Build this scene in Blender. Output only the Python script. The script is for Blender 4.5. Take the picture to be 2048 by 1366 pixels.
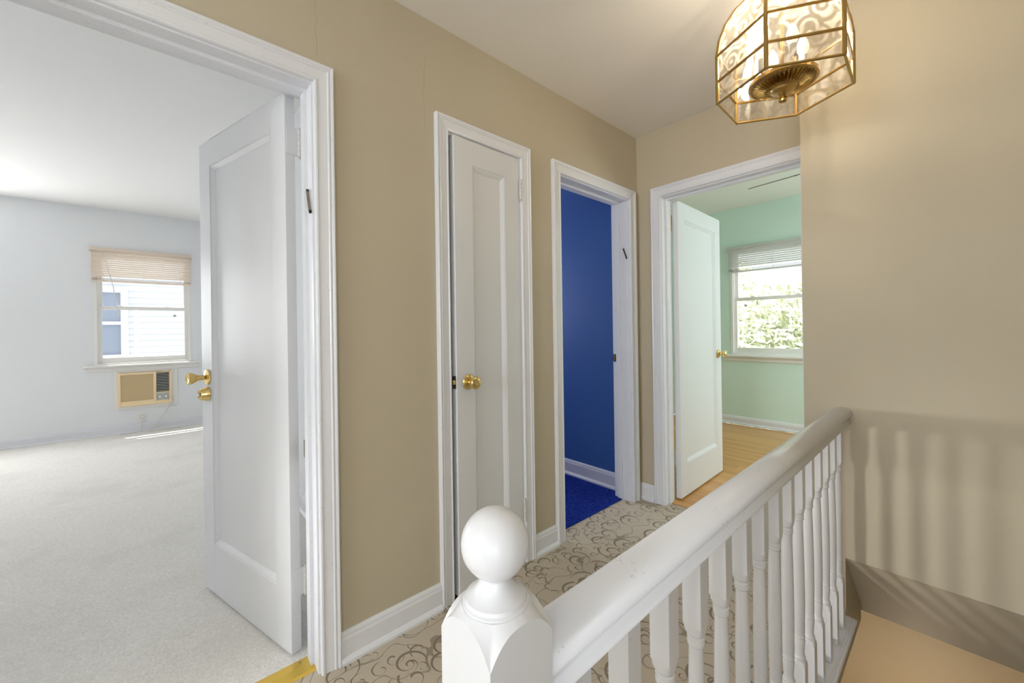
import bpy, bmesh, math, random
from mathutils import Matrix, Vector
random.seed(7)
for o in list(bpy.data.objects): bpy.data.objects.remove(o, do_unlink=True)
S = bpy.context.scene
COL = S.collection
# ------------------------------------------------------------------ camera
CAM_H = 1.143
F_PX, YAW, PITCH, ROLL, CY = 798.3, 0.8403, 0.0005, -0.0142, 658.2
fw = Vector((math.cos(YAW)*math.cos(PITCH), math.sin(YAW)*math.cos(PITCH), math.sin(PITCH)))
rt = Vector((math.sin(YAW), -math.cos(YAW), 0.0)); up = rt.cross(fw)
R_ = rt*math.cos(ROLL) + up*math.sin(ROLL); U_ = -rt*math.sin(ROLL) + up*math.cos(ROLL)
cd = bpy.data.cameras.new('camera'); cam = bpy.data.objects.new('camera', cd); COL.objects.link(cam)
cam.matrix_world = Matrix(((R_.x, U_.x, -fw.x, 0), (R_.y, U_.y, -fw.y, 0), (R_.z, U_.z, -fw.z, CAM_H), (0, 0, 0, 1)))
cd.sensor_fit = 'HORIZONTAL'; cd.sensor_width = 36.0; cd.lens = F_PX*36.0/2048.0
cd.shift_y = (CY-683.0)/2048.0; cd.clip_start = 0.02; cd.clip_end = 200
S.camera = cam
# ------------------------------------------------------------------ world, lights, exposure
W = bpy.data.worlds.new('sky'); S.world = W; W.use_nodes = True
bg = W.node_tree.nodes['Background']; bg.inputs[0].default_value = (0.93, 0.97, 1.0, 1); bg.inputs[1].default_value = 1.8
def area(name, loc, direction, sx, sy, power, col=(1, 1, 1), spread=math.pi):
    l = bpy.data.lights.new(name, 'AREA'); l.shape = 'RECTANGLE'; l.size = sx; l.size_y = sy; l.energy = power; l.color = col
    l.spread = spread
    o = bpy.data.objects.new(name, l); COL.objects.link(o); o.location = loc
    o.rotation_euler = Vector(direction).to_track_quat('-Z', 'Z').to_euler(); return o
def point(name, loc, power, col, rad):
    l = bpy.data.lights.new(name, 'POINT'); l.energy = power; l.color = col; l.shadow_soft_size = rad
    o = bpy.data.objects.new(name, l); COL.objects.link(o); o.location = loc; return o
sl = bpy.data.lights.new('baluster_shadow_spot', 'SPOT'); sl.energy = 480.0; sl.color = (1.0, 0.99, 0.97); sl.shadow_soft_size = 0.27
sl.spot_size = math.radians(12.5); sl.spot_blend = 0.4
so2 = bpy.data.objects.new('baluster_shadow_spot', sl); COL.objects.link(so2); so2.location = (-2.98, 3.55, 0.66)   # added spot out of view in the bedroom, casts the baluster shadows
so2.rotation_euler = Vector((4.58, -3.36, -0.34)).to_track_quat('-Z', 'Y').to_euler()
area('bedroom_fill', (-1.8, 6.42, 1.45), (0, -1, 0), 0.8, 1.3, 46, (0.99, 0.99, 1.0))  # added fill that brightens the bedroom from out of view
area('landing_back_fill', (-4.38, 0.35, 1.45), (1, 0, 0), 1.2, 1.3, 80, (0.84, 0.92, 1.0))  # added fill behind the camera, lifts the right wall and balusters
area('stair_side_fill', (-0.75, -0.73, 1.20), (0, 1, 0), 0.9, 1.2, 14, (0.84, 0.92, 1.0))  # added fill before the solid stair wall, no window there; lifts the balusters
area('green_room_fill', (4.4, -1.42, 1.45), (0, 1, 0), 0.9, 1.25, 42, (0.93, 0.97, 1.0))  # added unseen fill that brightens the green room
area('blue_room_fill', (1.88, 3.57, 1.5), (0, -1, 0), 0.5, 0.8, 18, (1.0, 0.98, 0.95))  # added unseen fill for the blue room
point('landing_ceiling_fill', (-2.3, 0.25, 2.10), 20, (0.86, 0.93, 1.0), 0.15)  # added point fill behind the camera without a fixture, brightens hall and ceiling
sun = bpy.data.lights.new('sun', 'SUN'); sun.energy = 9.0; sun.angle = 0.009; sun.color = (1, 0.95, 0.86)
so = bpy.data.objects.new('sun', sun); COL.objects.link(so); so.location = (0, 8, 8)
so.rotation_euler = Vector((0.16, -0.32, -1.0)).to_track_quat('-Z', 'Y').to_euler()
cy_ = S.cycles; cy_.use_light_tree = False; cy_.max_bounces = 8; cy_.diffuse_bounces = 5; cy_.glossy_bounces = 3; cy_.transparent_max_bounces = 10; cy_.caustics_reflective = False; cy_.caustics_refractive = False
vs = S.view_settings
vs.view_transform = 'Standard'; vs.look = 'None'; vs.gamma = 1.0; vs.use_curve_mapping = False; vs.exposure = 0.0

# ------------------------------------------------------------------ materials
def lin(r, g, b):
    f = lambda c: (c/255/12.92) if c/255 <= 0.04045 else ((c/255+0.055)/1.055)**2.4
    return (f(r), f(g), f(b), 1)
MATS = {}
def new_mat(name):
    m = bpy.data.materials.new(name); m.use_nodes = True
    nt = m.node_tree; b = nt.nodes['Principled BSDF']; MATS[name] = m
    return m, nt, b
def N(nt, t, **kw):
    n = nt.nodes.new(t)
    for k, v in kw.items(): setattr(n, k, v)
    return n
def mth(nt, op, a, b=None, c=None):
    n = nt.nodes.new('ShaderNodeMath'); n.operation = op
    for i, v in enumerate((a, b, c)):
        if v is None: continue
        if isinstance(v, (int, float)): n.inputs[i].default_value = v
        else: nt.links.new(v, n.inputs[i])
    return n.outputs[0]
def mixc(nt, fac, a, b, mode='MIX'):
    n = nt.nodes.new('ShaderNodeMix'); n.data_type = 'RGBA'; n.blend_type = mode
    for sock, v in ((n.inputs[0], fac), (n.inputs[6], a), (n.inputs[7], b)):
        if isinstance(v, (int, float)): sock.default_value = v
        elif isinstance(v, tuple): sock.default_value = v
        else: nt.links.new(v, sock)
    return n.outputs[2]
def coords(nt): return nt.nodes.new('ShaderNodeTexCoord').outputs['Object']
def noise(nt, vec, scale, detail=3, rough=0.5):
    n = nt.nodes.new('ShaderNodeTexNoise'); n.inputs['Scale'].default_value = scale; n.inputs['Detail'].default_value = detail
    n.inputs['Roughness'].default_value = rough; nt.links.new(vec, n.inputs['Vector']); return n.outputs['Fac']
def bump(nt, b, h, strength, dist=0.002):
    n = nt.nodes.new('ShaderNodeBump'); n.inputs['Strength'].default_value = strength; n.inputs['Distance'].default_value = dist
    nt.links.new(h, n.inputs['Height']); nt.links.new(n.outputs[0], b.inputs['Normal'])
def paint(name, rgb, rough=0.5, var=0.04, bumps=0.15, spec=0.4, scuff=False):
    m, nt, b = new_mat(name); c = coords(nt)
    n1 = noise(nt, c, 1.7, 4, 0.6)
    base = lin(*rgb); dk = tuple(x*(1-var*2) for x in base[:3])+(1,)
    col = mixc(nt, n1, dk, base)
    if scuff:   # small rubbed and chipped spots
        sm = mth(nt, 'MULTIPLY', mth(nt, 'GREATER_THAN', noise(nt, c, 150, 3, 0.7), 0.63), mth(nt, 'GREATER_THAN', noise(nt, c, 11, 3, 0.6), 0.585))
        col = mixc(nt, mth(nt, 'MULTIPLY', sm, 0.32), col, lin(150, 140, 128))
    nt.links.new(col, b.inputs['Base Color'])
    b.inputs['Roughness'].default_value = rough; b.inputs['Specular IOR Level'].default_value = spec
    bump(nt, b, noise(nt, c, 55, 4, 0.6), bumps, 0.002)
    return m
def plain(name, rgb, rough=0.5, metal=0.0, spec=0.5):
    m, nt, b = new_mat(name); b.inputs['Base Color'].default_value = lin(*rgb)
    b.inputs['Roughness'].default_value = rough; b.inputs['Metallic'].default_value = metal; b.inputs['Specular IOR Level'].default_value = spec
    return m
M_white = paint('white_trim_paint', (230, 231, 236), 0.26, 0.012, 0.12, 0.4, True)
M_door = paint('white_door_paint', (226, 227, 230), 0.34, 0.01, 0.10)
M_ceil = paint('ceiling_paint', (240, 236, 230), 0.8, 0.02, 0.1)
M_lwall = paint('bedroom_wall_paint', (236, 238, 240), 0.7, 0.015, 0.1)
M_lceil = paint('bedroom_ceiling_paint', (240, 240, 238), 0.8, 0.015, 0.1)
M_green = paint('green_wall_paint', (218, 240, 230), 0.6, 0.02, 0.1)
M_gceil = paint('green_room_ceiling_paint', (232, 236, 228), 0.8, 0.015, 0.1)
M_blue = paint('blue_wall_paint', (70, 109, 174), 0.45, 0.02, 0.1)
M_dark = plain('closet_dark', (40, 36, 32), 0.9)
M_sid = paint('white_siding', (228, 229, 232), 0.6, 0.01, 0.05)
# hallway beige paint with two hairline plaster cracks on the left wall
def beige(name, cracks):
    m, nt, b = new_mat(name); c = coords(nt)
    n1 = noise(nt, c, 1.3, 4, 0.6); n2 = noise(nt, c, 9, 3, 0.6)
    base = mixc(nt, n1, lin(190, 179, 156), lin(199, 189, 167))
    base = mixc(nt, mth(nt, 'MULTIPLY', n2, 0.12), base, lin(178, 162, 134))
    if cracks:
        sp = N(nt, 'ShaderNodeSeparateXYZ'); nt.links.new(c, sp.inputs[0])
        for x0, z0, z1, sc in ((0.415, 2.075, 2.42, 14.0), (0.825, 1.95, 2.26, 6.0)):
            w = N(nt, 'ShaderNodeTexNoise'); w.noise_dimensions = '1D'; w.inputs['Scale'].default_value = sc; w.inputs['Detail'].default_value = 5
            nt.links.new(sp.outputs[2], w.inputs['W'])
            dx = mth(nt, 'SUBTRACT', sp.outputs[0], mth(nt, 'MULTIPLY_ADD', mth(nt, 'SUBTRACT', w.outputs['Fac'], 0.5), 0.035, x0))
            line = mth(nt, 'LESS_THAN', mth(nt, 'ABSOLUTE', dx), 0.0009)
            zz = mth(nt, 'MULTIPLY', mth(nt, 'GREATER_THAN', sp.outputs[2], z0), mth(nt, 'LESS_THAN', sp.outputs[2], z1))
            base = mixc(nt, mth(nt, 'MULTIPLY', mth(nt, 'MULTIPLY', line, zz), 0.4), base, lin(110, 96, 74))
    nt.links.new(base, b.inputs['Base Color']); b.inputs['Roughness'].default_value = 0.5; b.inputs['Specular IOR Level'].default_value = 0.35
    bump(nt, b, noise(nt, c, 70, 4, 0.6), 0.15, 0.002)
    return m
M_beige = beige('beige_hall_paint_cracked', True)
M_beige2 = beige('beige_hall_paint', False)
# scroll-patterned hallway carpet
def scroll_carpet():
    m, nt, b = new_mat('scroll_carpet'); c = coords(nt)
    wob = N(nt, 'ShaderNodeTexNoise'); wob.inputs['Scale'].default_value = 1.8; wob.inputs['Detail'].default_value = 2
    nt.links.new(c, wob.inputs['Vector'])
    off = N(nt, 'ShaderNodeVectorMath', operation='SUBTRACT'); nt.links.new(wob.outputs['Color'], off.inputs[0]); off.inputs[1].default_value = (.5, .5, .5)
    scv = N(nt, 'ShaderNodeVectorMath', operation='SCALE'); nt.links.new(off.outputs[0], scv.inputs[0]); scv.inputs['Scale'].default_value = 0.05
    ad = N(nt, 'ShaderNodeVectorMath', operation='ADD'); nt.links.new(c, ad.inputs[0]); nt.links.new(scv.outputs[0], ad.inputs[1])
    wc = ad.outputs[0]
    total = None
    for sc, shift, k, wdt, rmax in ((7.2, (0, 0, 0), 3.1, 0.045, 0.50), (11.0, (3.3, 1.7, 0), 2.6, 0.05, 0.40), (15.0, (8.1, 5.2, 0), 2.2, 0.055, 0.36)):
        mp = N(nt, 'ShaderNodeMapping'); mp.inputs['Location'].default_value = shift; nt.links.new(wc, mp.inputs['Vector'])
        mp.inputs['Scale'].default_value = (sc, sc, sc)
        vo = N(nt, 'ShaderNodeTexVoronoi'); vo.voronoi_dimensions = '2D'; vo.inputs['Scale'].default_value = 1.0; vo.inputs['Randomness'].default_value = 0.75
        nt.links.new(mp.outputs[0], vo.inputs['Vector'])
        df = N(nt, 'ShaderNodeVectorMath', operation='SUBTRACT'); nt.links.new(mp.outputs[0], df.inputs[0]); nt.links.new(vo.outputs['Position'], df.inputs[1])
        sp = N(nt, 'ShaderNodeSeparateXYZ'); nt.links.new(df.outputs[0], sp.inputs[0])
        rc = N(nt, 'ShaderNodeSeparateColor'); nt.links.new(vo.outputs['Color'], rc.inputs[0])
        th = mth(nt, 'DIVIDE', mth(nt, 'ARCTAN2', sp.outputs[1], sp.outputs[0]), 2*math.pi)
        sg = mth(nt, 'MULTIPLY_ADD', mth(nt, 'GREATER_THAN', rc.outputs[0], 0.5), 2.0, -1.0)
        r = vo.outputs['Distance']
        ph = mth(nt, 'FRACT', mth(nt, 'ADD', mth(nt, 'MULTIPLY_ADD', th, sg, rc.outputs[1]), mth(nt, 'MULTIPLY', r, k)))
        dist = mth(nt, 'DIVIDE', mth(nt, 'ABSOLUTE', mth(nt, 'SUBTRACT', ph, 0.5)), k)
        # the stroke swells along the curl, like a drawn leaf
        wv = mth(nt, 'MULTIPLY', wdt, mth(nt, 'MULTIPLY_ADD', mth(nt, 'SINE', mth(nt, 'MULTIPLY', th, 6.283)), 0.45, 0.6))
        line = mth(nt, 'SMOOTH_MIN', 1.0, mth(nt, 'MAXIMUM', 0.0, mth(nt, 'MULTIPLY_ADD', mth(nt, 'DIVIDE', dist, wv), -2.2, 2.2)), 0.05)
        reg = mth(nt, 'MULTIPLY', mth(nt, 'LESS_THAN', r, rmax), mth(nt, 'GREATER_THAN', r, 0.06))
        if total is not None:
            reg = mth(nt, 'MULTIPLY', reg, mth(nt, 'GREATER_THAN', rc.outputs[2], 0.45))
        lay = mth(nt, 'MULTIPLY', line, reg)
        total = lay if total is None else mth(nt, 'MAXIMUM', total, lay)
    # stems between the curls
    ns = noise(nt, wc, 6.5, 1, 0.4)
    stem = mth(nt, 'LESS_THAN', mth(nt, 'ABSOLUTE', mth(nt, 'SUBTRACT', ns, 0.5)), 0.007)
    total = mth(nt, 'MAXIMUM', total, mth(nt, 'MULTIPLY', stem, 0.7))
    fib = noise(nt, c, 420, 2, 0.7); soil = noise(nt, c, 2.3, 5, 0.6)
    ground = mixc(nt, soil, lin(202, 188, 166), lin(221, 212, 197))
    ground = mixc(nt, mth(nt, 'MULTIPLY', fib, 0.35), ground, lin(150, 134, 112))
    col = mixc(nt, mth(nt, 'MULTIPLY', total, 0.8), ground, lin(124, 110, 94))
    nt.links.new(col, b.inputs['Base Color']); b.inputs['Roughness'].default_value = 0.95; b.inputs['Specular IOR Level'].default_value = 0.1
    bump(nt, b, mth(nt, 'SUBTRACT', fib, mth(nt, 'MULTIPLY', total, 0.6)), 0.6, 0.004)
    return m
M_scroll = scroll_carpet()
def pile(name, c1, c2, scale, b_str=0.7):
    m, nt, b = new_mat(name); c = coords(nt)
    f = noise(nt, c, scale, 3, 0.75); s = noise(nt, c, 1.6, 6, 0.65)
    fr = N(nt, 'ShaderNodeMapRange'); fr.inputs[1].default_value = 0.32; fr.inputs[2].default_value = 0.68; nt.links.new(f, fr.inputs[0])
    col = mixc(nt, fr.outputs[0], lin(*c1), lin(*c2))
    st = N(nt, 'ShaderNodeMapRange'); st.inputs[1].default_value = 0.5; st.inputs[2].default_value = 0.75; st.inputs[4].default_value = 0.3; nt.links.new(s, st.inputs[0])
    col = mixc(nt, st.outputs[0], col, tuple(x*0.72 for x in lin(*c1)[:3])+(1,))
    nt.links.new(col, b.inputs['Base Color']); b.inputs['Roughness'].default_value = 0.95; b.inputs['Specular IOR Level'].default_value = 0.08
    bump(nt, b, f, b_str, 0.008); return m
M_carpet = pile('beige_pile_carpet', (228, 224, 216), (250, 248, 243), 130)
M_bcarpet = pile('blue_pile_carpet', (10, 22, 92), (44, 74, 178), 95, 1.0)
def wood():
    m, nt, b = new_mat('oak_floor'); c = coords(nt)
    oi = N(nt, 'ShaderNodeObjectInfo'); mp = N(nt, 'ShaderNodeMapping'); mp.inputs['Scale'].default_value = (30, 2.0, 1)
    nt.links.new(c, mp.inputs['Vector'])
    sh = N(nt, 'ShaderNodeVectorMath', operation='SCALE'); sh.inputs[0].default_value = (17, 31, 0); nt.links.new(oi.outputs['Random'], sh.inputs['Scale'])
    nt.links.new(sh.outputs[0], mp.inputs['Location'])
    g = noise(nt, mp.outputs[0], 1.0, 5, 0.65)
    a = mixc(nt, oi.outputs['Random'], lin(214, 158, 88), lin(238, 190, 118))
    col = mixc(nt, mth(nt, 'MULTIPLY', g, 0.75), a, lin(158, 96, 46))
    nt.links.new(col, b.inputs['Base Color']); b.inputs['Roughness'].default_value = 0.28; b.inputs['Specular IOR Level'].default_value = 0.5
    return m
M_wood = wood()
M_brass = plain('polished_brass', (232, 206, 140), 0.16, 1.0)
M_abrass = plain('antique_brass', (190, 158, 98), 0.28, 1.0)
M_gold = plain('gold_threshold_metal', (236, 200, 96), 0.35, 0.85)
M_steel = plain('dull_steel', (150, 142, 128), 0.35, 0.9)
M_hinge = paint('painted_hinge', (222, 219, 214), 0.4, 0.05, 0.3)
M_blk = plain('dark_metal', (26, 26, 24), 0.4, 0.4)
M_cream = plain('cream_plastic', (246, 222, 178), 0.45)
M_grille = None
def grille():
    m, nt, b = new_mat('woven_grille'); c = coords(nt)
    w = N(nt, 'ShaderNodeTexWave'); w.bands_direction = 'DIAGONAL'; w.inputs['Scale'].default_value = 60; nt.links.new(c, w.inputs['Vector'])
    nt.links.new(mixc(nt, w.outputs['Fac'], lin(190, 166, 124), lin(214, 190, 148)), b.inputs['Base Color']); b.inputs['Roughness'].default_value = 0.7
    return m
M_grille = grille()
M_panelgrey = plain('control_panel_grey', (196, 198, 196), 0.4)
M_black = plain('black_slot', (22, 24, 30), 0.7)
M_cord = plain('white_cord', (226, 224, 218), 0.5)
def slat_mat(name, rgb):
    m, nt, b = new_mat(name); b.inputs['Base Color'].default_value = lin(*rgb); b.inputs['Roughness'].default_value = 0.45
    t = N(nt, 'ShaderNodeBsdfTranslucent'); t.inputs[0].default_value = lin(*rgb); x = N(nt, 'ShaderNodeMixShader'); x.inputs[0].default_value = 0.5
    o = nt.nodes['Material Output']; nt.links.new(b.outputs[0], x.inputs[1]); nt.links.new(t.outputs[0], x.inputs[2]); nt.links.new(x.outputs[0], o.inputs[0]); return m
M_blindc = slat_mat('cream_blind', (252, 243, 232))
M_blindg = slat_mat('white_blind', (234, 234, 230))
M_vinyl = plain('white_window_frame', (240, 238, 234), 0.4)
M_tag = plain('grey_sticker', (176, 176, 168), 0.6)
def glassy(name, tint=(1, 1, 1, 1), gl=0.06):
    m = bpy.data.materials.new(name); m.use_nodes = True; nt = m.node_tree; nt.nodes.clear()
    o = N(nt, 'ShaderNodeOutputMaterial'); t = N(nt, 'ShaderNodeBsdfTransparent'); g = N(nt, 'ShaderNodeBsdfGlossy'); x = N(nt, 'ShaderNodeMixShader')
    t.inputs[0].default_value = tint; g.inputs['Roughness'].default_value = 0.02; x.inputs[0].default_value = gl
    nt.links.new(t.outputs[0], x.inputs[1]); nt.links.new(g.outputs[0], x.inputs[2]); nt.links.new(x.outputs[0], o.inputs[0]); return m
M_pane = glassy('window_glass', (0.97, 0.98, 0.98, 1), 0.05)
def etched():
    m = bpy.data.materials.new('etched_bevelled_glass'); m.use_nodes = True; nt = m.node_tree; nt.nodes.clear()
    o = N(nt, 'ShaderNodeOutputMaterial'); c = coords(nt)
    t = N(nt, 'ShaderNodeBsdfTransparent'); t.inputs[0].default_value = (1.0, 0.97, 0.92, 1)
    g = N(nt, 'ShaderNodeBsdfGlossy'); g.inputs['Roughness'].default_value = 0.05
    tr = N(nt, 'ShaderNodeBsdfTranslucent'); tr.inputs[0].default_value = (1.0, 0.94, 0.82, 1)
    vo = N(nt, 'ShaderNodeTexVoronoi'); vo.inputs['Scale'].default_value = 19; vo.inputs['Randomness'].default_value = 0.8; nt.links.new(c, vo.inputs['Vector'])
    ring = mth(nt, 'SINE', mth(nt, 'MULTIPLY', vo.outputs['Distance'], 19.0))
    msk = mth(nt, 'MULTIPLY_ADD', mth(nt, 'GREATER_THAN', ring, 0.25), 0.16, 0.04)
    a = N(nt, 'ShaderNodeMixShader'); nt.links.new(msk, a.inputs[0]); nt.links.new(t.outputs[0], a.inputs[1]); nt.links.new(tr.outputs[0], a.inputs[2])
    x = N(nt, 'ShaderNodeMixShader'); x.inputs[0].default_value = 0.12
    nt.links.new(a.outputs[0], x.inputs[1]); nt.links.new(g.outputs[0], x.inputs[2]); nt.links.new(x.outputs[0], o.inputs[0]); return m
M_etch = etched()
def emis(name, col, s):
    m, nt, b = new_mat(name); b.inputs['Emission Color'].default_value = col; b.inputs['Emission Strength'].default_value = s
    b.inputs['Base Color'].default_value = (0.9, 0.9, 0.9, 1); return m
M_bulb = emis('lit_bulb', (1.0, 0.84, 0.62, 1), 1.3)
def leafmat():
    m, nt, b = new_mat('leaves'); c = coords(nt)
    nt.links.new(mixc(nt, noise(nt, c, 6, 3), lin(212, 218, 184), lin(240, 241, 222)), b.inputs['Base Color']); b.inputs['Roughness'].default_value = 0.6
    return m
M_leaf = leafmat()
M_bark = paint('bark', (120, 104, 88), 0.9, 0.1, 0.5)
M_wglass = plain('neighbour_window_glass', (148, 156, 172), 0.5, 0, 0.1)

# ------------------------------------------------------------------ mesh helpers
class MB:
    def __init__(s, f=None): s.v = []; s.fc = []; s.f = f or (lambda a, b, c: (a, b, c)); s.sm = []
    def add(s, vs, fs, smooth=False):
        n = len(s.v); s.v += [s.f(*p) for p in vs]; s.fc += [tuple(i+n for i in q) for q in fs]; s.sm += [smooth]*len(fs); return s
    def box(s, x0, x1, y0, y1, z0, z1):
        x0, x1 = min(x0, x1), max(x0, x1); y0, y1 = min(y0, y1), max(y0, y1); z0, z1 = min(z0, z1), max(z0, z1)
        return s.add([(x0, y0, z0), (x1, y0, z0), (x1, y1, z0), (x0, y1, z0), (x0, y0, z1), (x1, y0, z1), (x1, y1, z1), (x0, y1, z1)],
                     [(0, 3, 2, 1), (4, 5, 6, 7), (0, 1, 5, 4), (1, 2, 6, 5), (2, 3, 7, 6), (3, 0, 4, 7)])
    def rings(s, rs, smooth=False, caps=True, closed=True):
        n = len(rs[0]); vs = [p for r in rs for p in r]; fs = []
        for i in range(len(rs)-1):
            for j in range(n if closed else n-1):
                k = (j+1) % n; fs.append((i*n+j, i*n+k, (i+1)*n+k, (i+1)*n+j))
        s.add(vs, fs, smooth)
        if caps and closed: s.add(rs[0], [tuple(range(n))[::-1]]); s.add(rs[-1], [tuple(range(n))])
        return s
    def prism(s, poly, axis, a, b):
        def P(u, w, t): return {'x': (t, u, w), 'y': (u, t, w), 'z': (u, w, t)}[axis]
        return s.rings([[P(u, w, a) for u, w in poly], [P(u, w, b) for u, w in poly]])
    def lathe(s, prof, o, d, seg=24):
        d = Vector(d).normalized(); e = d.orthogonal().normalized(); g = d.cross(e); o = Vector(o)
        rs = []
        for r, h in prof:
            r = max(r, 1e-5); rs.append([tuple(o+d*h+(e*math.cos(2*math.pi*k/seg)+g*math.sin(2*math.pi*k/seg))*r) for k in range(seg)])
        return s.rings(rs, True)
    def tube(s, pts, r, seg=8):
        pts = [Vector(p) for p in pts]; rs = []
        e = None
        for i, p in enumerate(pts):
            d = (pts[min(i+1, len(pts)-1)]-pts[max(i-1, 0)]).normalized()
            e = d.orthogonal().normalized() if e is None else (e-d*e.dot(d)).normalized()
            g = d.cross(e); rs.append([tuple(p+(e*math.cos(2*math.pi*k/seg)+g*math.sin(2*math.pi*k/seg))*r) for k in range(seg)])
        return s.rings(rs, True)
    def mesh(s, name):
        me = bpy.data.meshes.new(name); bm = bmesh.new(); vv = [bm.verts.new(p) for p in s.v]
        for q, sm in zip(s.fc, s.sm):
            try: f = bm.faces.new([vv[i] for i in q]); f.smooth = sm
            except ValueError: pass
        bmesh.ops.remove_doubles(bm, verts=bm.verts, dist=1e-6)
        bmesh.ops.recalc_face_normals(bm, faces=bm.faces)
        for e in bm.edges:
            if len(e.link_faces) == 2 and e.calc_face_angle(0) > 0.62: e.smooth = False
        bm.to_mesh(me); bm.free(); return me
    def build(s, name, mat, parent=None, bevel=0):
        me = s.mesh(name); me.materials.append(mat); return place(name, me, parent, bevel)
def place(name, me, parent=None, bevel=0, loc=None):
    o = bpy.data.objects.new(name, me); COL.objects.link(o); o.parent = parent
    if loc: o.location = loc
    if bevel:
        b = o.modifiers.new('bevel', 'BEVEL'); b.width = bevel; b.segments = 2; b.limit_method = 'ANGLE'; b.angle_limit = math.radians(50)
    return o
def empty(name, loc=(0, 0, 0), rz=0.0):
    o = bpy.data.objects.new(name, None); COL.objects.link(o); o.location = loc; o.rotation_euler = (0, 0, rz); o.empty_display_size = 0.05; return o
def tag(o, label=None, cat=None, group=None, kind=None):
    if label: o['label'] = label
    if cat: o['category'] = cat
    if group: o['group'] = group
    if kind: o['kind'] = kind
    return o
def struct(o, label, cat): return tag(o, label, cat, None, 'structure')

# ------------------------------------------------------------------ dimensions
YL, YL2 = 1.433, 1.56            # hall face / room face of the left wall
XE, XE2 = 2.43, 2.55             # hall face / room face of the end wall
XB = 2.06                        # beige wall over the stairwell
YB = 0.44                        # its outer corner
ZT = 2.414; ZTL = 2.575; ZTG = 2.52
YF = 6.45; XL = -3.0; XR = 0.70  # bedroom: far wall, left wall, right wall
XG = 5.08                        # green room far wall
OT = 1.988                       # door opening height
D1 = (-0.34, 0.411); D2 = (0.922, 1.354); D3 = (1.632, 2.330); D4 = (0.506, 1.272)

def wall_openings(mb, axis, c0, c1, a0, a1, z0, z1, holes):
    """wall slab between planes c0..c1 with rectangular holes (a0,a1,z0,z1)"""
    def bx(u0, u1, w0, w1):
        if u1-u0 < 1e-5 or w1-w0 < 1e-5: return
        if axis == 'y': mb.box(u0, u1, c0, c1, w0, w1)
        else: mb.box(c0, c1, u0, u1, w0, w1)
    cur = a0
    for h0, h1, hz0, hz1 in sorted(holes):
        bx(cur, h0, z0, z1); bx(h0, h1, z0, hz0); bx(h0, h1, hz1, z1); cur = h1
    bx(cur, a1, z0, z1)
    return mb
# ------------------------------------------------------------------ shell
# hall
m = MB()
for poly in ([(-4.4, -0.75), (0.20, -0.75), (0.20, 0.345), (-4.4, 0.345)], [(-4.4, 0.345), (XB, 0.345), (XB, YL), (-4.4, YL)], [(XB, YB), (XE+0.06, YB), (XE+0.06, YL), (XB, YL)]):
    m.prism(poly, 'z', -0.2, 0.0)
m.box(D1[0], D1[1], YL, 1.50, -0.2, 0.0); m.box(D3[0], D3[1], YL, 1.50, -0.2, 0.0)
struct(m.build('floor', M_scroll), 'beige hallway carpet with taupe leafy scroll pattern', 'floor')
struct(wall_openings(MB(), 'y', YL, 1.4965, -4.4, XE, 0, ZT, [(D1[0], D1[1], 0, OT), (D2[0], D2[1], 0, OT), (D3[0], D3[1], 0, OT)]).build('wall_left', M_beige), 'beige hallway wall with three doorways and hairline cracks', 'wall')
struct(wall_openings(MB(), 'x', XE, 2.49, YB-0.02, YL, 0, ZT, [(D4[0], D4[1], 0, OT)]).build('wall_end', M_beige2), 'beige end wall around the doorway to the green room', 'wall')
m = MB(); m.prism([(XB, 0.205), (XB, ZT), (2.49, ZT), (2.49, -0.215)], 'y', -0.75, 0.31); m.box(XB, 2.41, 0.31, YB, -0.215, ZT)
struct(m.build('wall_right', M_beige2), 'tall beige wall over the stairwell that the handrail runs into', 'wall')
m = MB(); m.box(-4.4, 2.49, -0.87, -0.75, -2.65, ZT); struct(m.build('wall_stair_side', M_beige2), 'beige side wall of the stairwell out of view', 'wall')
struct(wall_openings(MB(), 'x', -4.52, -4.4, -0.87, YL2, -0.2, ZT, [(-0.25, 0.95, 0.8, 2.1)]).build('wall_back', M_beige2), 'beige landing wall behind the viewer with an added window opening', 'wall')
m = MB(); m.box(-4.52, 2.49, -0.87, 1.4965, ZT, ZT+0.12); struct(m.build('ceiling', M_ceil), 'plain pale hallway ceiling', 'ceiling')
# stairwell
m = MB(); m.box(0.20, XB, 0.31, 0.345, -0.215, -0.03); struct(m.build('trim_1', M_beige2), 'beige fascia board along the stairwell edge below the balusters', 'trim')
m = MB(); m.box(0.0, 5.4, -0.87, 1.7, -2.75, -2.65); struct(m.build('floor', M_carpet), 'carpet at the foot of the stairs out of view', 'floor')
m = MB(); m.box(5.2, 5.32, -0.87, 1.7, -2.65, -0.215); struct(m.build('wall_stair_foot', M_beige2), 'tan wall seen down the stairwell under the sloping soffit', 'wall')
m = MB(); m.box(0.0, 5.2, 1.6, 1.7, -2.65, -0.2); m.box(0.0, 0.1, -0.75, 1.6, -2.65, -0.2); m.box(2.49, 5.2, -0.87, -0.75, -2.65, -0.2)
struct(m.build('wall_downstairs', M_beige2), 'downstairs walls around the foot of the stairs', 'wall')
m = MB(); m.box(2.49, 5.32, -0.87, 1.7, -0.215, -0.13); struct(m.build('ceiling', M_ceil), 'downstairs ceiling beyond the sloping soffit', 'ceiling')
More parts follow.
